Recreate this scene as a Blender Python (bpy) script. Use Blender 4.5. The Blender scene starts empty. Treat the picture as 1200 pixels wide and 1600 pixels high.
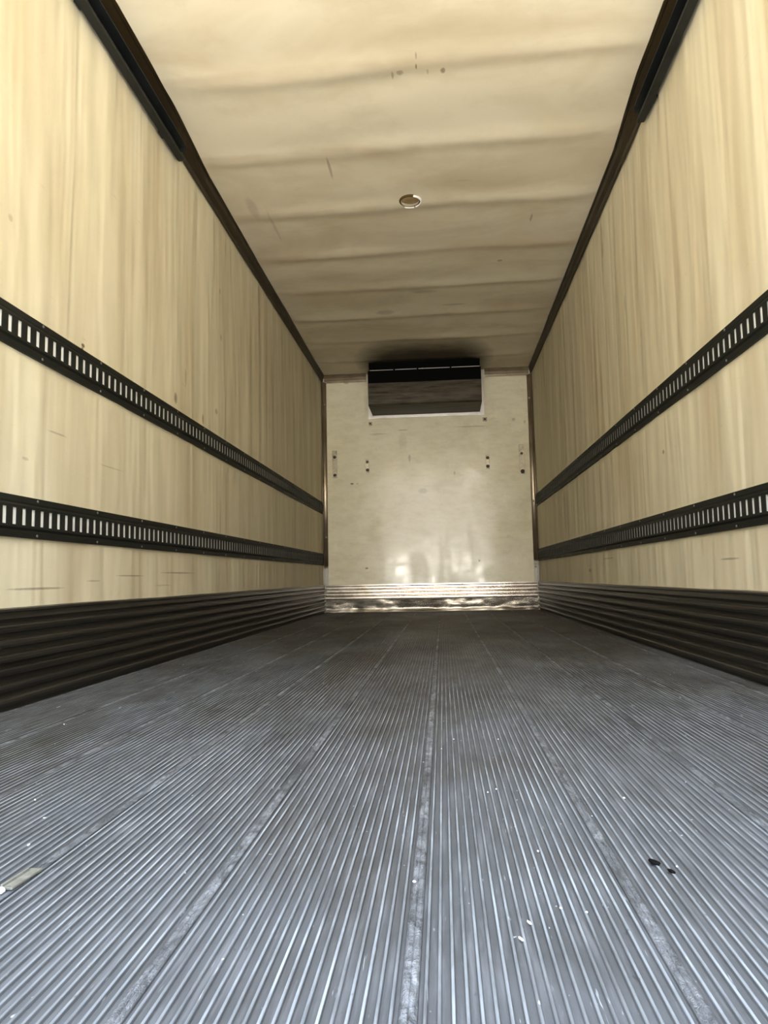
import bpy, bmesh, math, random
from mathutils import Matrix, Vector, noise

S = bpy.context.scene
COL = S.collection
random.seed(7)

# ------------------------------------------------------------------ camera
cam_data = bpy.data.cameras.new('camera')
cam = bpy.data.objects.new('camera', cam_data)
COL.objects.link(cam)
right = Vector((0.9964113, 0.08238651, -0.01941594))
up = Vector((0.02685584, -0.0901805, 0.99556328))
fwd = Vector((-0.08027004, 0.99251194, 0.09206943))
m = Matrix((right, up, -fwd)).transposed().to_4x4()
m.translation = Vector((0.1404, 0.0, 0.3757))
cam.matrix_world = m
cam_data.sensor_fit = 'VERTICAL'
cam_data.sensor_height = 32.0
cam_data.sensor_width = 24.0
cam_data.lens = 32.0 * 1110 / 1600
cam_data.clip_start = 0.02
cam_data.clip_end = 200
S.camera = cam

# ------------------------------------------------------------------ view
S.view_settings.view_transform = 'Standard'
S.view_settings.look = 'None'
S.view_settings.gamma = 1
S.view_settings.use_curve_mapping = False
S.view_settings.exposure = 0.0
S.cycles.max_bounces = 14
S.cycles.diffuse_bounces = 8
S.cycles.glossy_bounces = 6
S.cycles.caustics_reflective = True
S.cycles.sample_clamp_indirect = 6
S.cycles.use_denoising = True

# ------------------------------------------------------------------ the daylight outside the open rear door
SKY = (0.64, 0.78, 1.0); SKY_S = 17.0; LOW = 0.13
HAZE = (1.0, 0.90, 0.74)
GROUND = (1.0, 0.97, 0.90); GROUND_S = 23.0
GLOW = (1.0, 0.95, 0.84); GLOW_S = 3.0
BAND_S = 34.0
w = bpy.data.worlds.new('daylight'); S.world = w
w.use_nodes = True
nt = w.node_tree
nt.nodes.clear()
def N(t, kind, **kw):
    n = t.nodes.new(kind)
    for k, v in kw.items():
        if k == 'ins':
            for a, b in v.items(): n.inputs[a].default_value = b
        else: setattr(n, k, v)
    return n
def mth(t, op, a, b=None, c=None, clamp=False):
    n = t.nodes.new('ShaderNodeMath'); n.operation = op; n.use_clamp = clamp
    for i, v in enumerate((a, b, c)):
        if v is None: continue
        if isinstance(v, (int, float)): n.inputs[i].default_value = v
        else: t.links.new(v, n.inputs[i])
    return n.outputs[0]
def vscale(t, colr, fac):
    n = t.nodes.new('ShaderNodeVectorMath'); n.operation = 'SCALE'
    n.inputs[0].default_value = colr[:3]
    t.links.new(fac, n.inputs['Scale']); return n.outputs[0]
def vadd(t, a, b):
    n = t.nodes.new('ShaderNodeVectorMath'); n.operation = 'ADD'
    t.links.new(a, n.inputs[0]); t.links.new(b, n.inputs[1]); return n.outputs[0]
def mix_early(t, fac, a, b):
    n = t.nodes.new('ShaderNodeMix'); n.data_type = 'RGBA'
    t.links.new(fac, n.inputs['Factor']); n.inputs[6].default_value = (*a, 1); n.inputs[7].default_value = (*b, 1)
    return n.outputs[2]
tc = N(nt, 'ShaderNodeTexCoord')
sep = N(nt, 'ShaderNodeSeparateXYZ'); nt.links.new(tc.outputs['Generated'], sep.inputs[0])
X_, Y_, Z_ = sep.outputs
skym = mth(nt, 'MULTIPLY_ADD', Z_, 25.0, 0.5, True)
gndm = mth(nt, 'SUBTRACT', 1.0, skym)
# sky glow added low behind the truck to brighten the front wall
dl = N(nt, 'ShaderNodeVectorMath', operation='DOT_PRODUCT')
nt.links.new(tc.outputs['Generated'], dl.inputs[0])
gdir = Vector((0.05, -1.0, 0.10)).normalized()
dl.inputs[1].default_value = gdir
ang = mth(nt, 'SUBTRACT', 1.0, dl.outputs['Value'])
lobe = mth(nt, 'EXPONENT', mth(nt, 'MULTIPLY', ang, -38.0))
zz = mth(nt, 'DIVIDE', mth(nt, 'SUBTRACT', Z_, 0.011), 0.016)
band = mth(nt, 'EXPONENT', mth(nt, 'MULTIPLY', mth(nt, 'MULTIPLY', zz, zz), -1.0))
band = mth(nt, 'MULTIPLY', band, mth(nt, 'EXPONENT', mth(nt, 'MULTIPLY', ang, -12.0)))
# open sky is brightest high up, the pavement is brightest close behind the truck
az = mth(nt, 'ABSOLUTE', Z_)
hi = mth(nt, 'MULTIPLY_ADD', mth(nt, 'MULTIPLY', az, 1.5, None, True), 1.0 - LOW, LOW)
skyc = mix_early(nt, mth(nt, 'MULTIPLY', az, 2.2, None, True), HAZE, SKY)
sk = N(nt, 'ShaderNodeVectorMath', operation='SCALE'); nt.links.new(skyc, sk.inputs[0])
nt.links.new(mth(nt, 'MULTIPLY', mth(nt, 'MULTIPLY', skym, SKY_S), hi), sk.inputs['Scale'])
c = vadd(nt, sk.outputs[0],
         vscale(nt, GROUND, mth(nt, 'MULTIPLY', mth(nt, 'MULTIPLY', gndm, GROUND_S), hi)))
c = vadd(nt, c, vscale(nt, GLOW, mth(nt, 'MULTIPLY', lobe, GLOW_S)))
c = vadd(nt, c, vscale(nt, (1, .96, .88), mth(nt, 'MULTIPLY', band, BAND_S)))
bg = N(nt, 'ShaderNodeBackground'); nt.links.new(c, bg.inputs['Color'])
wo = N(nt, 'ShaderNodeOutputWorld'); nt.links.new(bg.outputs[0], wo.inputs[0])
w.cycles.sampling_method = 'MANUAL'
w.cycles.sample_map_resolution = 1024

# ------------------------------------------------------------------ dimensions (metres)
WL, WR, LEN, H, Y0 = -1.182, 1.182, 7.871, 2.6855, -0.10

# ------------------------------------------------------------------ materials
def new_mat(name):
    mt = bpy.data.materials.new(name); mt.use_nodes = True
    t = mt.node_tree; t.nodes.clear()
    b = t.nodes.new('ShaderNodeBsdfPrincipled'); o = t.nodes.new('ShaderNodeOutputMaterial')
    t.links.new(b.outputs[0], o.inputs[0])
    return mt, t, b
def pos(t, scale=(1, 1, 1)):
    g = t.nodes.new('ShaderNodeTexCoord')
    mp = t.nodes.new('ShaderNodeMapping'); mp.inputs['Scale'].default_value = scale
    t.links.new(g.outputs['Object'], mp.inputs['Vector'])
    return mp.outputs[0]
def nz(t, scale=(1, 1, 1), s=1.0, detail=3, rough=.55, dist=0.0):
    n = t.nodes.new('ShaderNodeTexNoise'); t.links.new(pos(t, scale), n.inputs['Vector'])
    n.inputs['Scale'].default_value = s; n.inputs['Detail'].default_value = detail
    n.inputs['Roughness'].default_value = rough; n.inputs['Distortion'].default_value = dist
    return n.outputs['Fac']
def ramp(t, fac, a, b, ca=None, cb=None):
    n = t.nodes.new('ShaderNodeMapRange'); n.inputs['From Min'].default_value = a; n.inputs['From Max'].default_value = b
    n.clamp = True
    t.links.new(fac, n.inputs['Value']); return n.outputs[0]
def mix(t, fac, a, b, mode='MIX'):
    n = t.nodes.new('ShaderNodeMix'); n.data_type = 'RGBA'; n.blend_type = mode
    if isinstance(fac, (int, float)): n.inputs['Factor'].default_value = fac
    else: t.links.new(fac, n.inputs['Factor'])
    for i, v in ((6, a), (7, b)):
        if isinstance(v, tuple): n.inputs[i].default_value = (*v[:3], 1)
        else: t.links.new(v, n.inputs[i])
    return n.outputs[2]
def bump(t, b, h, strength=.5, dist=.002, prev=None):
    n = t.nodes.new('ShaderNodeBump'); n.inputs['Strength'].default_value = strength
    n.inputs['Distance'].default_value = dist
    t.links.new(h, n.inputs['Height'])
    if prev is not None: t.links.new(prev, n.inputs['Normal'])
    t.links.new(n.outputs[0], b.inputs['Normal']); return n.outputs[0]
def spots(t, basecol, items, axes, colr):
    """small scuffs and drips: (u, v, half width u, half width v, strength)"""
    g = t.nodes.new('ShaderNodeTexCoord'); s = t.nodes.new('ShaderNodeSeparateXYZ')
    t.links.new(g.outputs['Object'], s.inputs[0])
    U, V = s.outputs[axes[0]], s.outputs[axes[1]]
    wob = nz(t, (1, 1, 1), 60, 2)
    acc = None
    for u, v, ru, rv, st in items:
        a = mth(t, 'MULTIPLY', mth(t, 'SUBTRACT', U, u), 1 / ru)
        b = mth(t, 'MULTIPLY', mth(t, 'SUBTRACT', V, v), 1 / rv)
        d = mth(t, 'ADD', mth(t, 'MULTIPLY', a, a), mth(t, 'MULTIPLY', b, b))
        k = mth(t, 'MULTIPLY', mth(t, 'SUBTRACT', 1.9, mth(t, 'ADD', d, wob), None, True), st)
        acc = k if acc is None else mth(t, 'MAXIMUM', acc, k)
    return mix(t, acc, basecol, colr)

def mat_wall(name, marks):
    mt, t, b = new_mat(name)
    st = nz(t, (1, 3.2, .40), 1.6, 4, .55, .4)         # tall soft stains
    st2 = nz(t, (1, 9, .9), 1.5, 3, .55, .3)
    fine = nz(t, (1, 1, 1), 3, 6, .65)
    base = mix(t, ramp(t, st, .42, .72), (.66, .60, .432), (.55, .468, .312))
    base = mix(t, mth(t, 'MULTIPLY', ramp(t, st2, .52, .80), .10), base, (.42, .34, .22))
    base = mix(t, mth(t, 'MULTIPLY', ramp(t, fine, .45, .75), .18), base, (.50, .42, .29))
    scr = nz(t, (1, 6, 60), 1.3, 3, .6)
    base = mix(t, mth(t, 'MULTIPLY', ramp(t, scr, .70, .78), .35), base, (.34, .27, .18))
    base = spots(t, base, marks, ('Y', 'Z'), (.10, .07, .04))
    t.links.new(base, b.inputs['Base Color'])
    b.inputs['Roughness'].default_value = .62
    b.inputs['Specular IOR Level'].default_value = .3
    n1 = bump(t, b, nz(t, (1, 3.6, .45), 1.5, 2, .5, .3), 1.0, .020)
    n2 = bump(t, b, nz(t, (1, 6, 1.4), 1.4, 2, .5, .5), 1.0, .0012, n1)
    bump(t, b, nz(t, (1, 1, 1), 170, 2), .35, .0008, n2)
    return mt
MW_L = mat_wall('stained_cream_panel_left', [(2.512, 1.270, .012, .008, .9), (2.507, 1.256, .008, .006, .8), (3.439, 1.304, .02, .028, .6),
    (3.582, 1.45, .012, .05, .35), (3.858, 1.288, .014, .03, .6), (4.1, 1.39, .022, .018, .5), (2.04, 1.527, .012, .012, .35),
    (4.157, 2.16, .012, .02, .4), (4.184, 1.876, .014, .02, .4), (4.6, 1.20, .02, .02, .5), (2.35, .90, .06, .004, .4), (2.25, .362, .16, .004, .55), (2.95, .405, .14, .003, .5), (3.5, .42, .22, .004, .5),
    (2.62, .385, .05, .003, .4), (3.3, .36, .1, .003, .3), (2.16, .78, .02, .006, .3), (2.75, .84, .10, .003, .3)])
MW_R = mat_wall('stained_cream_panel_right', [(3.39, .938, .012, .010, .7), (4.366, 2.389, .03, .05, .25), (3.918, 1.862, .02, .05, .25),
    (2.7, .42, .09, .004, .5), (5.2, .40, .05, .012, .5), (4.6, .47, .14, .005, .4), (2.41, .30, .02, .006, .6)])

def mat_ceiling():
    mt, t, b = new_mat('cream_ceiling_panel')
    st = nz(t, (.8, 1.6, 1), 1.4, 4, .55, .6)
    fine = nz(t, (1, 1, 1), 5, 6, .65)
    base = mix(t, ramp(t, st, .42, .68), (.68, .61, .455), (.555, .465, .315))
    base = mix(t, mth(t, 'MULTIPLY', ramp(t, fine, .5, .72), .25), base, (.46, .37, .25))
    g = t.nodes.new('ShaderNodeTexCoord'); s = t.nodes.new('ShaderNodeSeparateXYZ'); t.links.new(g.outputs['Object'], s.inputs[0])
    # brown line fading out just beyond each roof bow
    ph = mth(t, 'FRACT', mth(t, 'MULTIPLY', mth(t, 'ADD', mth(t, 'ADD', s.outputs['Y'], -3.0 + 61 * .62), mth(t, 'MULTIPLY_ADD', nz(t, (1, 1, 1), 1.1, 2), .10, -.05 + .03)), 1 / .62))
    ln = mth(t, 'MULTIPLY', mth(t, 'SUBTRACT', 1.0, mth(t, 'MULTIPLY', ph, 7.0), None, True), mth(t, 'MULTIPLY', ph, 22.0, None, True))
    base = mix(t, mth(t, 'MULTIPLY', mth(t, 'MULTIPLY', ln, ramp(t, nz(t, (2.2, .4, 1), 2, 3), .38, .60)), .5), base, (.40, .31, .20))
    # black patch with a ragged edge on the ceiling at the cooling unit
    a = mth(t, 'DIVIDE', s.outputs['X'], .66); c2 = mth(t, 'DIVIDE', mth(t, 'SUBTRACT', s.outputs['Y'], 7.50), .66)
    d = mth(t, 'ADD', mth(t, 'POWER', mth(t, 'ABSOLUTE', a), 4.0), mth(t, 'MULTIPLY', c2, c2))
    k = ramp(t, mth(t, 'ADD', d, mth(t, 'MULTIPLY', nz(t, (1, 2, 1), 4, 4), .7)), 2.0, .6)
    base = mix(t, mth(t, 'MULTIPLY', k, .93), base, (.035, .026, .015))
    base = spots(t, base, [(-.03, 3.076, .006, .03, .5), (.083, 2.958, .004, .02, .5), (.081, 3.026, .004, .02, .8), (.132, 3.072, .005, .02, .35),
        (.202, 3.072, .012, .02, .7), (.005, 3.06, .016, .02, .5), (-.435, 3.78, .008, .11, .5), (.774, 4.486, .008, .05, .5), (-.979, 4.156, .03, .12, .25),
        (-.90, 4.4, .01, .2, .25), (.32, 4.0, .05, .008, .2), (.62, 5.1, .02, .02, .5), (.05, 5.6, .10, .03, .3), (-.3, 6.0, .08, .04, .35), (.3, 5.9, .1, .02, .3)],
        ('X', 'Y'), (.14, .09, .045))
    t.links.new(base, b.inputs['Base Color'])
    b.inputs['Roughness'].default_value = .6; b.inputs['Specular IOR Level'].default_value = .3
    n1 = bump(t, b, nz(t, (.8, 1.8, 1), 2.0, 2, .5, .6), 1.0, .007)
    bump(t, b, nz(t, (1, 1, 1), 150, 2), .3, .0008, n1)
    return mt
M_CEIL = mat_ceiling()

def mat_front():
    mt, t, b = new_mat('white_front_panel')
    fine = nz(t, (1.2, 1, 2.5), 5, 6, .7)
    base = mix(t, ramp(t, fine, .42, .72), (.84, .78, .585), (.72, .65, .46))
    scr = nz(t, (5, 1, 70), 1.2, 4, .65)
    base = mix(t, mth(t, 'MULTIPLY', ramp(t, scr, .62, .74), .4), base, (.42, .37, .25))
    base = spots(t, base, [(-.851, 1.434, .02, .009, .9), (-.79, 1.434, .012, .005, .5), (-.701, .483, .018, .01, .8), (-.197, 1.703, .014, .045, .35),
        (.543, .542, .012, .012, .8), (-.06, 1.331, .05, .03, .2), (-.551, 1.99, .10, .008, .3), (-.261, 2.026, .06, .008, .35), (.5, 2.04, .18, .008, .3),
        (.97, 2.10, .02, .02, .3), (1.09, 2.07, .012, .02, .3), (.3, 1.52, .01, .02, .4), (-.9, 2.59, .03, .01, .4), (-.27, 1.9, .05, .09, .12)],
        ('X', 'Z'), (.10, .07, .04))
    t.links.new(base, b.inputs['Base Color'])
    t.links.new(ramp2(t, nz(t, (2.6, 1, 1.2), 2.6, 4, .6), .03, .30), b.inputs['Roughness'])
    b.inputs['Specular IOR Level'].default_value = .42
    bump(t, b, nz(t, (1, 1, 1.4), 2.2, 2, .5), 1.0, .004)
    return mt
def ramp2(t, fac, lo, hi):
    n = t.nodes.new('ShaderNodeMapRange'); n.inputs['From Min'].default_value = .3; n.inputs['From Max'].default_value = .7
    n.inputs['To Min'].default_value = lo; n.inputs['To Max'].default_value = hi
    t.links.new(fac, n.inputs['Value']); return n.outputs[0]
M_FRONT = mat_front()

def mat_floor():
    mt, t, b = new_mat('worn_ribbed_aluminium')
    big = nz(t, (1.3, .8, 1), 1.5, 5, .65, .5)
    fine = nz(t, (90, 6, 1), 1, 4, .6)
    base = mix(t, ramp(t, big, .35, .70), (.094, .099, .106), (.047, .046, .045))
    base = mix(t, mth(t, 'MULTIPLY', ramp(t, fine, .5, .72), .4), base, (.19, .195, .21))
    g0 = t.nodes.new('ShaderNodeTexCoord'); s0 = t.nodes.new('ShaderNodeSeparateXYZ'); t.links.new(g0.outputs['Object'], s0.inputs[0])
    brown = nz(t, (1.4, .55, 1), 1.1, 5, .6, .8)
    base = mix(t, mth(t, 'MULTIPLY', ramp(t, mth(t, 'ADD', brown, mth(t, 'MULTIPLY', mth(t, 'SUBTRACT', s0.outputs['Y'], 3.0), .035)), .40, .64), .78), base, (.042, .033, .020))
    # rib crowns polished by traffic (geometry height), grooves keep the dirt
    g = t.nodes.new('ShaderNodeTexCoord'); s = t.nodes.new('ShaderNodeSeparateXYZ'); t.links.new(g.outputs['Object'], s.inputs[0])
    crown = ramp(t, s.outputs['Z'], -.0007, -.0001)
    # crowns are palest by the rear doorway and duller towards the front
    door = mth(t, 'ADD', mth(t, 'MULTIPLY', s.outputs['Y'], -.22), mth(t, 'MULTIPLY_ADD', nz(t, (1.2, .8, 1), 1.6, 3), .9, .95))
    door = mth(t, 'MAXIMUM', mth(t, 'MINIMUM', door, 1.0), .42)
    wear_and_fade = mth(t, 'MULTIPLY', mth(t, 'MULTIPLY', crown, door), ramp(t, nz(t, (60, 5, 1), 1, 4, .65), .30, .62))
    base = mix(t, mth(t, 'MULTIPLY', wear_and_fade, mth(t, 'MULTIPLY_ADD', ramp(t, nz(t, (2.2, 1.2, 1), 2, 4, .6), .38, .62), .5, .28)), base, (.35, .385, .42))
    # scraped joints between the planks
    sf = mth(t, 'ABSOLUTE', mth(t, 'SUBTRACT', mth(t, 'FRACT', mth(t, 'DIVIDE', mth(t, 'ADD', s.outputs['X'], -.10 + .2535 * 20.5), .2535)), .5))
    sm = ramp(t, sf, .036, .022)
    scrape = ramp(t, nz(t, (45, 14, 1), 1, 5, .75, 1.4), .36, .62)
    base = mix(t, mth(t, 'MULTIPLY', mth(t, 'MULTIPLY', sm, scrape), mth(t, 'MULTIPLY', ramp(t, nz(t, (1.3, 2.0, 1), 2, 4, .6), .30, .62), .68)), base, (.38, .40, .43))
    # pale scratches
    sc = nz(t, (220, 14, 1), 1, 3, .6, .3)
    base = mix(t, mth(t, 'MULTIPLY', ramp(t, sc, .68, .74), .45), base, (.5, .53, .56))
    # little dings and grit
    dg = nz(t, (1, .6, 1), 95, 2, .5)
    base = mix(t, mth(t, 'MULTIPLY', ramp(t, dg, .745, .79), .8), base, (.62, .65, .68))
    dk = nz(t, (1, .5, 1), 60, 3, .6)
    base = mix(t, mth(t, 'MULTIPLY', ramp(t, dk, .68, .76), .6), base, (.03, .03, .03))
    t.links.new(base, b.inputs['Base Color'])
    b.inputs['Metallic'].default_value = .08
    t.links.new(ramp2(t, big, .45, .62), b.inputs['Roughness'])
    b.inputs['Specular IOR Level'].default_value = .06
    n1 = bump(t, b, nz(t, (70, 25, 1), 1, 4, .65), .5, .0012)
    lump = mth(t, 'MULTIPLY', sm, nz(t, (90, 60, 1), 1, 4, .75, 1.5))
    bump(t, b, lump, 1.0, .009, n1)
    return mt
M_FLOOR = mat_floor()

def simple(name, colr, rough, metal=0, spec=.5, var=None, vscale_=(1, 1, 1), vs=6, amt=.6, bmp=0, bdist=.002, bscale=None):
    mt, t, b = new_mat(name)
    if var:
        f = ramp(t, nz(t, vscale_, vs, 5, .65), .4, .68)
        t.links.new(mix(t, mth(t, 'MULTIPLY', f, amt), colr, var), b.inputs['Base Color'])
    else: b.inputs['Base Color'].default_value = (*colr, 1)
    b.inputs['Roughness'].default_value = rough; b.inputs['Metallic'].default_value = metal
    b.inputs['Specular IOR Level'].default_value = spec
    if bmp: bump(t, b, nz(t, bscale or vscale_, vs, 4, .6), bmp, bdist)
    return mt
M_TRACK = simple('black_painted_steel', (.008, .009, .007), .6, 0, .2, (.017, .017, .013), (1, .6, 4), 5, .7)
M_BACK = simple('clean_white_liner', (.88, .88, .84), .5, 0, .4)
M_SCREW = simple('zinc_screw', (.20, .20, .18), .4, .6)
M_RAIL = simple('black_steel_rail', (.006, .007, .007), .5, 0, .25, (.016, .018, .018), (1, 1, 1), 8, .6)
M_COVE = simple('brown_anodised_cove', (.020, .0125, .005), .38, .3, .4, (.040, .027, .012), (1, .7, 1), 5, .7, .3, .002)
M_TRIM = simple('brown_metal_trim', (.42, .34, .24), .25, .6, .5, (.18, .13, .08), (1, 1, .4), 5, .8, .4, .002)
def mat_corner():
    mt, t, b = new_mat('brown_metal_corner_angle')
    base = mix(t, ramp(t, nz(t, (1, 1, .5), 6, 4), .4, .68), (.40, .33, .24), (.24, .18, .12))
    g = t.nodes.new('ShaderNodeTexCoord'); s = t.nodes.new('ShaderNodeSeparateXYZ'); t.links.new(g.outputs['Object'], s.inputs[0])
    # reflected daylight painted as a white patch on the lowest stretch
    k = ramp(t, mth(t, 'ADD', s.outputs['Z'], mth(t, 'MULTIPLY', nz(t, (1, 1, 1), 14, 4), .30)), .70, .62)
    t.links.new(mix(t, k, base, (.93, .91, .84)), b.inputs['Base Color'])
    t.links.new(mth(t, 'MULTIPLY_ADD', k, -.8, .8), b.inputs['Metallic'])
    b.inputs['Roughness'].default_value = .34
    return mt
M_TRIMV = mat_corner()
M_SCUFF = simple('dirty_dark_scuff_plate', (.026, .023, .018), .40, .4, .3, (.062, .054, .041), (1, .22, 22), 3, .8, .35, .003)
M_SCUFF_F = simple('scratched_front_scuff_plate', (.60, .56, .50), .20, .97, .5, (.36, .31, .25), (2.5, 1, 5), 2, .7, .15, .001)
M_KICK = simple('dented_kick_plate', (.42, .38, .32), .26, .9, .5, (.12, .10, .07), (1.4, 1, 7), 4, .85, .3, .004, (2.0, 1, 8))
M_UNIT_B = simple('black_plastic_grille', (.002, .002, .002), .7, 0, .05)
M_UNIT = simple('grimy_brown_cover', (.085, .068, .045), .55, .1, .2, (.020, .014, .008), (1.6, 1, 14), 2.0, .95, .3, .003)
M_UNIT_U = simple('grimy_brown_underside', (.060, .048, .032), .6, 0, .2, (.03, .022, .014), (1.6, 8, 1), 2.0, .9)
M_FRAME = simple('silver_angle_frame', (.70, .66, .62), .30, .8, .5, (.5, .45, .42), (1, 1, 1), 5, .5)
M_PLATE = simple('tarnished_steel_plate', (.42, .37, .28), .35, .7, .5, (.20, .16, .10), (1, 1, 1), 30, .9)
M_BOLT = simple('rusty_black_bolt', (.030, .018, .010), .6, .2)
M_LENS = simple('yellowed_lens', (.30, .21, .10), .8, 0, .05, (.20, .14, .07), (1, 1, 1), 20, .7)
M_RIM_GLINT = simple('white_rim_glint', (.93, .92, .88), .35, 0, .5)
M_LENSRIM = simple('dark_gasket', (.07, .045, .02), .8, 0, .05)
M_CRUMB = simple('white_crumb', (.86, .87, .86), .5)
M_CHIP = simple('black_rubber_chip', (.004, .004, .004), .8, 0, .05)
M_STRIP = simple('dull_metal_offcut', (.22, .22, .19), .5, .3, .3, (.10, .10, .085), (1, 1, 1), 60, .8)
M_SHELL = simple('truck_outer_skin', (.75, .75, .75), .4)

# ------------------------------------------------------------------ mesh helpers
def obj(name, bm, mat, parent=None, smooth=False, loc=None):
    bmesh.ops.recalc_face_normals(bm, faces=bm.faces)
    me = bpy.data.meshes.new(name); bm.to_mesh(me); bm.free()
    for mm in (mat if isinstance(mat, (list, tuple)) else [mat]): me.materials.append(mm)
    if smooth:
        for p in me.polygons: p.use_smooth = True
    o = bpy.data.objects.new(name, me); COL.objects.link(o)
    if parent is not None: o.parent = parent
    if loc: o.location = loc
    return o
def struct(name, bm, mat, parent=None, smooth=False):
    o = obj(name, bm, mat, parent, smooth)
    if parent is None: o['kind'] = 'structure'
    return o
def thing(name, label, cat, loc=(0, 0, 0), group=None):
    o = bpy.data.objects.new(name, None); COL.objects.link(o)
    o.empty_display_size = .05
    o.location = loc; tag(o, label, cat, group); return o
def tag(o, label, cat, group=None):
    o['label'] = label; o['category'] = cat
    if group: o['group'] = group
    return o
def box(bm, x0, x1, y0, y1, z0, z1, bev=0):
    vs = [bm.verts.new((x, y, z)) for x in (x0, x1) for y in (y0, y1) for z in (z0, z1)]
    q = [(0, 1, 3, 2), (4, 6, 7, 5), (0, 4, 5, 1), (2, 3, 7, 6), (0, 2, 6, 4), (1, 5, 7, 3)]
    fs = [bm.faces.new([vs[i] for i in f]) for f in q]
    if bev:
        es = set(e for f in fs for e in f.edges)
        bmesh.ops.bevel(bm, geom=list(es), offset=bev, segments=2, affect='EDGES', profile=.5)
def boxb(*a, bev=0):
    bm = bmesh.new(); box(bm, *a, bev=bev); return bm
def sweep(prof, path, closed=True, caps=True):
    """prof: list of (a, b); path: list of functions (a, b) -> Vector, one per station"""
    bm = bmesh.new(); rings = []
    for fn in path: rings.append([bm.verts.new(fn(a, b)) for a, b in prof])
    n = len(prof)
    for r0, r1 in zip(rings, rings[1:]):
        for i in range(n if closed else n - 1):
            j = (i + 1) % n
            bm.faces.new((r0[i], r0[j], r1[j], r1[i]))
    if caps and closed:
        bm.faces.new(rings[0]); bm.faces.new(rings[-1][::-1])
    return bm
def disc(bm, c, r, h, axis, seg=12, dome=0.0):
    """short cylinder with a slightly domed cap; axis is the outward unit vector"""
    ax = Vector(axis); u = ax.orthogonal().normalized(); v = ax.cross(u)
    prof = [(r, 0), (r, h * .6), (r * .75, h * .95), (r * .3, h * 1.0)]
    rings = []
    for rr, hh in prof:
        rings.append([bm.verts.new(Vector(c) + ax * hh + (u * math.cos(k * 2 * math.pi / seg) + v * math.sin(k * 2 * math.pi / seg)) * rr) for k in range(seg)])
    for a, b in zip(rings, rings[1:]):
        for i in range(seg): bm.faces.new((a[i], a[(i + 1) % seg], b[(i + 1) % seg], b[i]))
    bm.faces.new(rings[-1]); bm.faces.new(rings[0][::-1])

# ------------------------------------------------------------------ the shell
def floor():
    # one extruded deck: 20 ribs a plank, a flat joint between planks
    prof = []
    pitch = .2535; x = .10 - 5 * pitch
    def add(px, pz):
        if WL - .0 < px < WR + .0: prof.append((px, pz))
    xs = []
    seams = [.10 + pitch * k for k in range(-6, 6)]
    for s in seams:
        add(s - .0085, -.0030); add(s - .008, -.0012); add(s - .001, -.0010); add(s, -.0022); add(s + .001, -.0010); add(s + .008, -.0012); add(s + .0085, -.0030)
        n = 19; gap = (pitch - .017) / n
        for k in range(n):
            c_ = s + .0085 + gap * (k + .5)
            add(c_ - .0024, -.0032); add(c_ - .0017, -.0006); add(c_ - .0010, 0.0); add(c_ + .0010, 0.0); add(c_ + .0017, -.0006); add(c_ + .0024, -.0032)
    prof.sort()
    prof = [(WL - .05, -.0032)] + prof + [(WR + .05, -.0032)]
    bm = bmesh.new()
    ys = [Y0, .5, 1.0, 2.0, 4.0, 6.0, LEN + .05]
    rings = [[bm.verts.new((a, y, b)) for a, b in prof] for y in ys]
    for r0, r1 in zip(rings, rings[1:]):
        for i in range(len(prof) - 1): bm.faces.new((r0[i], r0[i + 1], r1[i + 1], r1[i]))
    # underside and rear sill
    lo = [[bm.verts.new((xx, y, -.12)) for xx in (WL - .05, WR + .05)] for y in (ys[0], ys[-1])]
    bm.faces.new((lo[0][0], lo[0][1], lo[1][1], lo[1][0]))
    bm.faces.new(list(rings[0]) + [lo[0][1], lo[0][0]])
    bm.faces.new(list(rings[-1])[::-1] + [lo[1][0], lo[1][1]])
    return struct('floor', bm, M_FLOOR)
floor()

def panel_buckle(y, z, seed):
    """vertical buckles of the lining between its fixings"""
    v = noise.noise(Vector((y * 3.1, z * .35, seed))) * .006
    v += noise.noise(Vector((y * 7.0, z * .7, seed + 9))) * .0028
    ph = (y % .4064) / .4064
    v += .0016 * math.exp(-((ph - .5) / .12) ** 2)
    return v
def wall(name, x, sgn, mat, seed):
    bm = bmesh.new()
    ny, nz_ = 420, 40
    ys = [Y0 + (LEN + .04 - Y0) * i / ny for i in range(ny + 1)]
    zs = [-.0032 + (H + .03) * j / nz_ for j in range(nz_ + 1)]
    g = []
    for y in ys:
        row = []
        for z in zs:
            d = panel_buckle(y, z, seed) - .006
            row.append(bm.verts.new((x - sgn * d * -1 if False else x + sgn * (-d), y, z)))
        g.append(row)
    for i in range(ny):
        for j in range(nz_): bm.faces.new((g[i][j], g[i + 1][j], g[i + 1][j + 1], g[i][j + 1]))
    # outer skin
    X = x + sgn * .07
    c = [bm.verts.new((X, yy, zz)) for yy, zz in ((ys[0], zs[0]), (ys[-1], zs[0]), (ys[-1], zs[-1]), (ys[0], zs[-1]))]
    bm.faces.new(c)
    bm.faces.new([g[i][0] for i in range(ny + 1)] + [c[1], c[0]])
    bm.faces.new([g[i][-1] for i in range(ny + 1)] + [c[2], c[3]])
    bm.faces.new([g[0][j] for j in range(nz_ + 1)] + [c[3], c[0]])
    bm.faces.new([g[-1][j] for j in range(nz_ + 1)] + [c[2], c[1]])
    return struct(name, bm, mat, smooth=False)
def smooth_by_angle(o):
    for p in o.data.polygons: p.use_smooth = len(p.vertices) == 4 and p.area < .1
smooth_by_angle(wall('wall_left', WL, -1, MW_L, 2.0))
smooth_by_angle(wall('wall_right', WR, 1, MW_R, 5.0))

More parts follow.
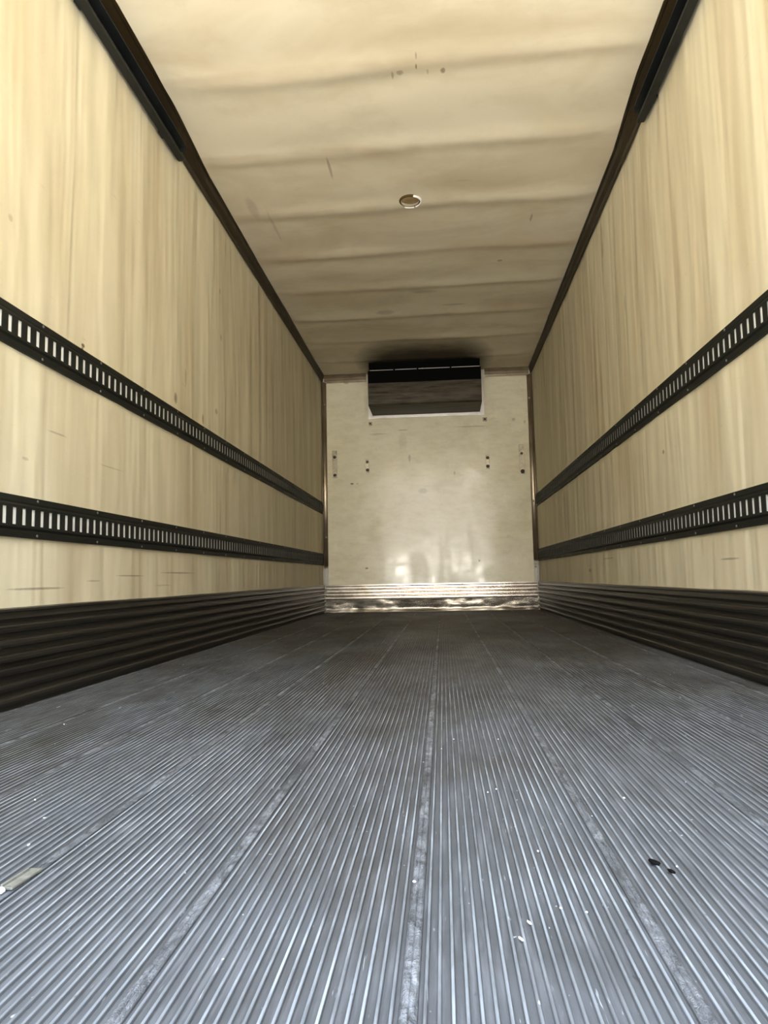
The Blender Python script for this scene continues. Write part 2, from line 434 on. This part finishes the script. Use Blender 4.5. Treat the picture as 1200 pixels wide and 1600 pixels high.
def ceiling():
    bm = bmesh.new()
    ny, nx = 640, 48
    g = []
    for i in range(ny + 1):
        y = Y0 + (LEN + .04 - Y0) * i / ny; row = []
        for j in range(nx + 1):
            x = WL - .03 + (WR - WL + .06) * j / nx
            e = min(1, (1.182 - abs(x)) / .25) if abs(x) < 1.182 else 0
            yy = y + .05 * noise.noise(Vector((x * .9, y * .4, 3.3))) + .012 * x
            ph = ((yy - 3.0) / .62) % 1.0           # 0 at a roof bow
            s = math.exp(-((ph if ph < .5 else (1 - ph) * .75) / .10) ** 2)
            k = .6 + .5 * noise.noise(Vector((x * 1.3, round((yy - 3.0) / .62) * 3.1, 1.0)))
            d = .013 * s * k + .004 * noise.noise(Vector((x * 1.6, y * 3.4, 7.0)))
            row.append(bm.verts.new((x, y, H - e * d * 1.3)))
        g.append(row)
    for i in range(ny):
        for j in range(nx): bm.faces.new((g[i][j], g[i + 1][j], g[i + 1][j + 1], g[i][j + 1]))
    y0, y1 = Y0, LEN + .04; x0, x1 = WL - .03, WR + .03
    c = [bm.verts.new(p) for p in ((x0, y0, H + .08), (x1, y0, H + .08), (x1, y1, H + .08), (x0, y1, H + .08))]
    bm.faces.new(c)
    bm.faces.new([g[0][j] for j in range(nx + 1)] + [c[1], c[0]]); bm.faces.new([g[-1][j] for j in range(nx + 1)] + [c[2], c[3]])
    bm.faces.new([g[i][0] for i in range(ny + 1)] + [c[3], c[0]]); bm.faces.new([g[i][-1] for i in range(ny + 1)] + [c[2], c[1]])
    smooth_by_angle(struct('ceiling', bm, M_CEIL))
ceiling()
struct('wall_front', boxb(WL - .05, WR + .05, LEN, LEN + .08, -.1, H + .06), M_FRONT)

# ------------------------------------------------------------------ corrugated scuff plates (baseboards)
def scuff_profile(hgt, t0=.006):
    """(height, projection) of the corrugated plate: raised rubbing ribs with dark flats between"""
    P = [(0.0, .004), (.010, .004)]
    for z in (.030, .072, .118, .158, .202, .246):
        P += [(z - .016, t0), (z - .013, t0 + .011), (z - .004, t0 + .015), (z + .004, t0 + .015), (z + .008, t0 + .011), (z + .009, t0 - .003), (z + .015, t0 - .003)]
    P += [(.268, t0), (.274, t0 + .006), (.292, t0 + .006), (.296, t0 + .010), (.303, t0 + .010), (.306, .0)]
    return P
def scuff_side(name, x, sgn):
    P = scuff_profile(.305)
    prof = P + [(.306, -.012), (0, -.012)]
    ys = [Y0 + (LEN - .004 - Y0) * i / 60 for i in range(61)]
    def st(y):
        def f(a, b):
            w_ = .0006 * noise.noise(Vector((y * 2.3, a * 9, x))) if 0.01 < a < .3 and b > 0 else 0
            tz = .0035 * noise.noise(Vector((y * 1.7, x, 4))) if a > .29 else 0
            return Vector((x - sgn * (b + w_), y, a + tz))
        return f
    o = struct(name, sweep(prof, [st(y) for y in ys]), M_SCUFF)
    return o
scuff_side('baseboard_left', WL, -1); scuff_side('baseboard_right', WR, 1)
# front: four corrugations above, dented kick plate below
bm = bmesh.new()
P = [(.138, .004), (.139, .012)]
for z in (.160, .197, .234, .271):
    P += [(z - .0175, .008), (z - .0065, .026), (z + .0085, .026), (z + .0185, .008)]
P += [(.290, .018), (.304, .016), (.306, .0), (.306, -.01), (.138, -.01)]
ff = struct('baseboard_front', sweep(P, [(lambda a, b, X=X: Vector((X, LEN - b, a))) for X in (WL + .022, -.6, 0, .6, WR - .022)]), M_SCUFF_F)
bm = bmesh.new(); nx, nz2 = 90, 12; g = []
for i in range(nx + 1):
    X = WL + .022 + (WR - WL - .044) * i / nx; row = []
    for j in range(nz2 + 1):
        z = .004 + .134 * j / nz2
        d = .012 + .005 * noise.noise(Vector((X * 4, z * 10, 2))) + .0035 * noise.noise(Vector((X * 13, z * 20, 8)))
        zb = .040 + .010 * noise.noise(Vector((X * 7, 0, 1)))
        d += .10 * (z - zb) if z > zb else .30 * (zb - z) * (1 if z < zb - .012 else 0)
        row.append(bm.verts.new((X, LEN - max(.004, d), z)))
    g.append(row)
for i in range(nx):
    for j in range(nz2): bm.faces.new((g[i][j], g[i + 1][j], g[i + 1][j + 1], g[i][j + 1]))
kick = obj('kick_plate', bm, M_KICK, ff, smooth=True)
kick['label'] = 'dented shiny kick plate along the floor'
for i, (X, z) in enumerate([(-1.06, .275), (-.2, .285), (-.55, .278), (.35, .285), (.98, .270)]):
    bm = bmesh.new(); disc(bm, (X, LEN - .012, z), .011, .008, (0, -1, 0)); obj('screw', bm, M_BOLT, ff)

# ------------------------------------------------------------------ coves and corner trims
def cove(name, x, sgn):
    def st(y):
        lg = .085 - .035 * min(1, max(0, (y - 3.2) / .6)) - .018 * min(1, max(0, (y - 3.8) / 3.5))   # leg on the ceiling
        lw = .085 - .012 * min(1, max(0, (y - 5.) / 2.8))
        lg += .005 * noise.noise(Vector((y * 1.4, x, 0))); lw += .004 * noise.noise(Vector((y * 1.9, x, 5)))
        pts = [(0, 0), (lg, 0), (lg, .008), (lg * .86, .012), (lg * .80, .010), (.030 if lg > .04 else lg * .6, .040), (.014, lw - .022), (.016, lw - .012), (.012, lw), (0, lw)]
        return [Vector((x - sgn * a, y, H + .004 - b)) for a, b in pts]
    bm = bmesh.new(); rings = []
    ys = [Y0 + (LEN - Y0 - .001) * i / 90 for i in range(91)]
    for y in ys: rings.append([bm.verts.new(p) for p in st(y)])
    n = len(rings[0])
    for a, b in zip(rings, rings[1:]):
        for i in range(n): bm.faces.new((a[i], a[(i + 1) % n], b[(i + 1) % n], b[i]))
    bm.faces.new(rings[0]); bm.faces.new(rings[-1][::-1])
    return struct(name, bm, M_COVE)
cove('trim_1', WL, -1); cove('trim_2', WR, 1)
# top trim on the front wall, in two lengths either side of the unit
def top_trim(name, x0, x1):
    P = [(H, 0), (H, .045), (H - .008, .05), (H - .03, .022), (H - .036, .024), (H - .058, .014), (H - .064, .018), (H - .085, .010), (H - .088, 0)]
    return struct(name, sweep(P, [(lambda a, b, X=X: Vector((X, LEN - b, a))) for X in (x0, (x0 + x1) / 2, x1)]), M_TRIM)
top_trim('trim_3', WL + .03, -.67); top_trim('trim_4', .665, WR - .03)
def corner(name, x, sgn, sz):
    P = [(0, 0), (.052, 0), (.052, .003), (.046, .0065), (.038, .0095), (.030, .0115), (.022, .0128), (.014, .0135), (.010, .040), (0, .040)]
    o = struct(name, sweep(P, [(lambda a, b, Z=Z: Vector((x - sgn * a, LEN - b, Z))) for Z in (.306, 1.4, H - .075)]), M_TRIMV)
    for p in o.data.polygons: p.use_smooth = len(p.vertices) == 4 and p.area < .02
    for z in sz:
        bm = bmesh.new(); disc(bm, (x - sgn * .034, LEN - .014, z), .012, .008, (-sgn * -.3, -.95, 0)); s_ = obj('screw', bm, M_FRAME, o)
    return o
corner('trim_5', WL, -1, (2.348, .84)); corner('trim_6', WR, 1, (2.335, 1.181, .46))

# ------------------------------------------------------------------ slotted cargo tracks
SLOT_P = .0508
def track(x, sgn, zc, tilt, label, yscrew, zbot):
    """built along +Y; origin at the near end of the rail on the wall"""
    hw = .0655
    Lt = LEN - .004 - (Y0 + .02)
    root = thing('cargo_track', label, 'cargo rail', (x, Y0 + .02, zc), 'slotted cargo tracks along the walls')
    root.rotation_euler = (tilt, 0, 0)
    D = .010
    def P_(d, y, z): return Vector((-sgn * d, y, z))
    bm = bmesh.new()
    # flanges and shoulders (solid upper and lower strips), then the slotted face
    up = [(-.006, hw), (.004, hw), (.005, hw - .018), (.0035, hw - .024), (D, .0345), (D, .0265)]
    for s in (1, -1):
        rows = [[bm.verts.new(P_(d, y, s * z)) for d, z in up] for y in (0, Lt / 2, Lt)]
        for a, b in zip(rows, rows[1:]):
            for i in range(len(up) - 1): bm.faces.new((a[i], a[i + 1], b[i + 1], b[i]))
    n = int(Lt / SLOT_P); wS = .0200; inner = D - .0022
    y = 0.0; zt = .0265
    off = .0206
    for k in range(n + 1):
        ys0 = off + k * SLOT_P; ys1 = ys0 + wS
        if ys1 > Lt - .01: break
        v = [bm.verts.new(P_(D, yy, zz)) for yy, zz in ((y, -zt), (ys0, -zt), (ys0, zt), (y, zt))]
        bm.faces.new(v)
        ring = [bm.verts.new(P_(D, yy, zz)) for yy, zz in ((ys0, -zt), (ys1, -zt), (ys1, zt), (ys0, zt))]
        rin = [bm.verts.new(P_(inner, yy, zz)) for yy, zz in ((ys0, -zt), (ys1, -zt), (ys1, zt), (ys0, zt))]
        for i in range(4): bm.faces.new((ring[i], ring[(i + 1) % 4], rin[(i + 1) % 4], rin[i]))
        y = ys1
    v = [bm.verts.new(P_(D, yy, zz)) for yy, zz in ((y, -zt), (Lt, -zt), (Lt, zt), (y, zt))]; bm.faces.new(v)
    bmesh.ops.remove_doubles(bm, verts=bm.verts, dist=1e-5)
    obj('rail', bm, M_TRACK, root)
    b2 = bmesh.new(); xs = sorted((-sgn * .0005, -sgn * .0052))
    box(b2, xs[0], xs[1], 0.0, Lt, -.030, .030)
    bs = obj('backing_strip', b2, M_BACK, root); bs['label'] = 'white strip seen through the slots'
    me = None; yy = yscrew
    ky = 0
    while yy + ky * .4064 < LEN - .1:
        for s in (1, -1):
            if me is None:
                b3 = bmesh.new(); disc(b3, (0, 0, 0), .0048, .003, (-sgn, 0, 0), 10)
                o = obj('screw', b3, M_SCREW, root); me = o.data
            else:
                o = bpy.data.objects.new('screw', me); COL.objects.link(o); o.parent = root
            o.location = (-sgn * .0045, yy + ky * .4064 - (Y0 + .02), s * (hw - .009))
        ky += 1
    return root
track(WL, -1, 1.190, -.0035, 'upper black slotted cargo track on the left wall', 2.222 - 4 * .4064, 0)
track(WL, -1, .589, 0, 'lower black slotted cargo track on the left wall', 2.216 - 4 * .4064, 0)
track(WR, 1, 1.186, 0, 'upper black slotted cargo track on the right wall', 2.588 - 5 * .4064, 0)
track(WR, 1, .589, 0, 'lower black slotted cargo track on the right wall', 2.594 - 5 * .4064, 0)

# ------------------------------------------------------------------ overhead door rails
def door_rail(x, sgn, yend, label):
    P = [(.012, .078), (.060, .078), (.060, .072), (.018, .072), (.018, .008), (.042, .006), (.046, .012), (.050, .010), (.048, 0), (.012, 0)]
    root = thing('overhead_door_rail', label, 'rail', (x, Y0 + .02, 2.545), 'black rails under the ceiling')
    Ly = yend - (Y0 + .02)
    ys = [0, Ly / 2, Ly - .03, Ly - .012, Ly]
    def st(y):
        k = 1.0 if y <= Ly - .03 else (.9 if y < Ly else .7)
        def f(a, b): return Vector((-sgn * (.012 + (a - .012) * k), y, .03 + (b - .03) * k))
        return f
    obj('channel', sweep(P, [st(y) for y in ys]), M_RAIL, root)
    for yb in (.5, 1.5, 2.45, 3.25):
        xs = sorted((0, -sgn * .0125))
        obj('wall_bracket', boxb(xs[0], xs[1], yb, yb + .05, .006, .070, bev=.002), M_RAIL, root)
door_rail(WL, -1, 3.42, 'black overhead rail under the ceiling on the left side')
door_rail(WR, 1, 3.36, 'black overhead rail under the ceiling on the right side')

# ------------------------------------------------------------------ ceiling lamp
lamp = thing('ceiling_lamp', 'small round unlit ceiling lamp with white painted glints on its edge', 'lamp', (0, 4.177, H - .004))
def lathe(prof, seg=40, a0=0, a1=2 * math.pi):
    bm = bmesh.new(); rings = []; full = abs(a1 - a0 - 2 * math.pi) < 1e-4
    n = seg if full else seg + 1
    for k in range(n):
        a = a0 + (a1 - a0) * k / seg
        rings.append([bm.verts.new((r * math.cos(a), r * math.sin(a), z)) for r, z in prof])
    for k in range(seg):
        A, B = rings[k], rings[(k + 1) % n]
        for i in range(len(prof) - 1): bm.faces.new((A[i], A[i + 1], B[i + 1], B[i]))
    if not full:
        bm.faces.new(rings[0]); bm.faces.new(rings[-1][::-1])
    bmesh.ops.remove_doubles(bm, verts=bm.verts, dist=1e-6)
    return bm
obj('lens', lathe([(0.0001, -.006), (.03, -.006), (.052, -.004), (.056, .002), (0.0001, .003)]), M_LENS, lamp, True)
obj('gasket', lathe([(.055, .003), (.056, -.006), (.060, -.009), (.066, -.005), (.069, .003)]), M_LENSRIM, lamp, True)
for a0, a1 in ((math.radians(-70), math.radians(60)), (math.radians(70), math.radians(122))):  # reflections on the lamp ring, built as white arcs
    o = obj('rim_glint', lathe([(.062, -.008), (.0625, -.012), (.066, -.014), (.071, -.012), (.073, -.002), (.066, -.002)], 24, a0, a1), M_RIM_GLINT, lamp, True)
    o['label'] = 'white curved piece painted as a glint on the rim'

# ------------------------------------------------------------------ cooling unit on the front wall
U0, U1, UY, UB, UT = -.602, .598, 7.40, 2.205, 2.582
unit = thing('cooling_unit', 'black and grimy brown cooling unit hung high on the white front wall', 'cooling unit', (0, LEN, UB))
def up_(bm_): return bm_
def ub(name, x0, x1, y0, y1, z0, z1, mat, bev=0):
    return obj(name, boxb(x0, x1, y0 - LEN, y1 - LEN, z0 - UB, z1 - UB, bev=bev), mat, unit)
ub('housing', U0 + .006, U1 - .006, UY + .03, LEN, UB + .012, H - .006, M_UNIT_B)
ub('black_fascia', U0, U1, UY, UY + .03, 2.448, UT, M_UNIT_B, .003)['label'] = 'black upper fascia'
# brown cover: front sheet folded back under the unit to the wall
P = [(UY + .004, 2.447), (UY - .002, 2.33), (UY + .010, 2.222), (UY + .030, UB + .004), (LEN - .012, UB - .004),
     (LEN - .012, UB + .006), (UY + .034, UB + .014), (UY + .018, 2.226), (UY + .008, 2.33), (UY + .014, 2.447)]
bm = bmesh.new()
stn = [(U0, 0), (U0 + .3, .002), (0, .004), (U1 - .3, .001), (U1, 0)]
rings = [[bm.verts.new((X, yy - LEN, zz - UB)) for yy, zz in P] for X, _ in stn]
for A, B in zip(rings, rings[1:]):
    for i in range(len(P)):
        j = (i + 1) % len(P); f = bm.faces.new((A[i], A[j], B[j], B[i]))
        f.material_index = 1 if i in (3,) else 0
bm.faces.new(rings[0]); bm.faces.new(rings[-1][::-1])
cv = obj('cover', bm, [M_UNIT, M_UNIT_U], unit); cv['label'] = 'grimy brown folded cover'
for X in (U0 - .002, U1 - .002):
    ub('side_panel', X, X + .004, UY + .01, LEN, UB, UT, M_UNIT)
for a, b in ((U0 + .02, -.33), (-.31, -.08), (-.06, .27), (.29, U1 - .01)):  # broken highlight along the top edge, built as silver dashes
    ub('lip_highlight', a, b, UY - .006, UY + .004, UT, UT + .005, M_FRAME)['label'] = 'thin silver highlight dash on the top edge'
ub('frame_rail', -.612, .606, LEN - .012, LEN, 2.166, 2.200, M_FRAME, .002)
ub('frame_post', -.654, -.612, LEN - .014, LEN, 2.160, H - .02, M_FRAME, .002)
ub('frame_post', .606, .650, LEN - .014, LEN, 2.160, H - .02, M_FRAME, .002)

# ------------------------------------------------------------------ small fittings on the front wall
def plate_thing(name, x, z, w_, h_, label, bolts, cat='bracket', group=None, split=None):
    root = thing(name, label, cat, (x, LEN, z), group)
    segs = split or [(0, h_)]
    for a, b in segs:
        obj('plate', boxb(-w_ / 2, w_ / 2, -.008, 0, a, b, bev=.002), M_PLATE, root)
    for bx, bz, r in bolts:
        bm = bmesh.new(); disc(bm, (bx, -.007, bz), r, .012, (0, -1, 0), 8); obj('bolt', bm, M_BOLT, root)
g_ = 'metal strap plates on the front wall'
plate_thing('wall_plate', -1.044, 1.505, .050, .31, 'tall narrow bolted plate at the left edge of the white front wall', [(0, .235, .019), (.002, .03, .019)], group=g_, split=[(0, .205), (.205, .31)])
plate_thing('wall_plate', -.673, 1.55, .042, .16, 'short bolted plate on the left half of the white front wall', [(0, .125, .017), (.002, .032, .02)], group=g_)
plate_thing('wall_plate', .669, 1.552, .042, .16, 'short bolted plate on the right half of the white front wall', [(0, .128, .018), (0, .030, .02)], group=g_)
plate_thing('wall_plate', 1.043, 1.49, .054, .325, 'tall narrow bolted plate at the right edge of the white front wall', [(0, .225, .016), (.003, .024, .024)], group=g_)
g2 = 'square plates under the cooling unit'
plate_thing('square_plate', -.632, 2.088, .044, .044, 'small square plate under the left corner of the cooling unit', [(0, .022, .012)], 'plate', g2)
plate_thing('square_plate', .652, 2.092, .048, .044, 'small square plate under the right corner of the cooling unit', [(0, .022, .012)], 'plate', g2)

# ------------------------------------------------------------------ litter on the floor
def lump(name, x, y, sx, sy, sz, mat, label, cat, group=None, rz=0, seed=0):
    bm = bmesh.new(); bmesh.ops.create_icosphere(bm, subdivisions=2, radius=1)
    for v in bm.verts:
        k = 1 + .35 * noise.noise(v.co * 1.6 + Vector((seed, seed * 2, 0)))
        v.co = Vector((v.co.x * sx * k, v.co.y * sy * k, (v.co.z * k + .9) * sz))
    o = obj(name, bm, mat, None, True); o.location = (x, y, -.0008); o.rotation_euler = (0, 0, rz)
    tag(o, label, cat, group); return o
strip = thing('metal_offcut', 'dull metal offcut lying in a floor joint near the left edge', 'scrap', (-.405, .905, 0))
strip.rotation_euler = (0, 0, math.radians(-4))
obj('strip', boxb(-.009, .007, -.030, .030, 0, .0035, bev=.001), M_STRIP, strip)
o = obj('folded_edge', boxb(-.009, -.006, -.030, .022, .0035, .0065, bev=.0006), M_STRIP, strip)
lump('white_pebble', -.411, .868, .006, .005, .004, M_CRUMB, 'white pebble at the near end of the metal offcut', 'crumb', None, 0, 3)
lump('rubber_chip', .404, .985, .005, .010, .0025, M_CHIP, 'larger black chip on the right part of the floor', 'chip', 'black chips on the floor', .5, 1)
lump('rubber_chip', .417, .958, .003, .007, .002, M_CHIP, 'smaller black chip just in front of the larger one', 'chip', 'black chips on the floor', .35, 2)
crumbs = [(.429, .975, .003, 'white crumb beside the black chips'),
          (.224, 1.306, .003, 'right one of two white crumbs mid floor, right of centre'),
          (.208, 1.287, .0028, 'left one of two white crumbs mid floor, right of centre'),
          (.2595, 1.021, .0032, 'white crumb at the top end of a bright scratched rib, right of centre'),
          (.2235, .818, .0032, 'long white crumb on a rib near the bottom, farther of a pair'),
          (.211, .782, .0034, 'long white crumb on a rib near the bottom, nearer of a pair'),
          (.127, 1.602, .0025, 'tiny white crumb far back, left of two others'),
          (.155, 1.695, .0025, 'tiny white crumb far back, middle of three'),
          (.257, 1.694, .0025, 'tiny white crumb far back, right of two others'),
          (.433, 1.259, .0032, 'white crumb on the right beyond the black chips'),
          (.263, .854, .0028, 'white crumb between two ribs, lower right of centre'),
          (.095, .917, .0036, 'white crumb stuck in the middle floor joint'),
          (-.582, 1.23, .003, 'white crumb on the ribs at the far left'),
          (-.884, 1.874, .004, 'white crumb on the far left floor joint'),
          (.29, .845, .0024, 'small white crumb right of the lower right crumb')]
for i, (x, y, r, lb) in enumerate(crumbs):
    lump('white_crumb', x, y, r * .42, r * (1.5 if 'long' in lb else .65), r * .4, M_CRUMB, lb, 'crumb', 'white crumbs on the ribbed floor', .1 * i, i)
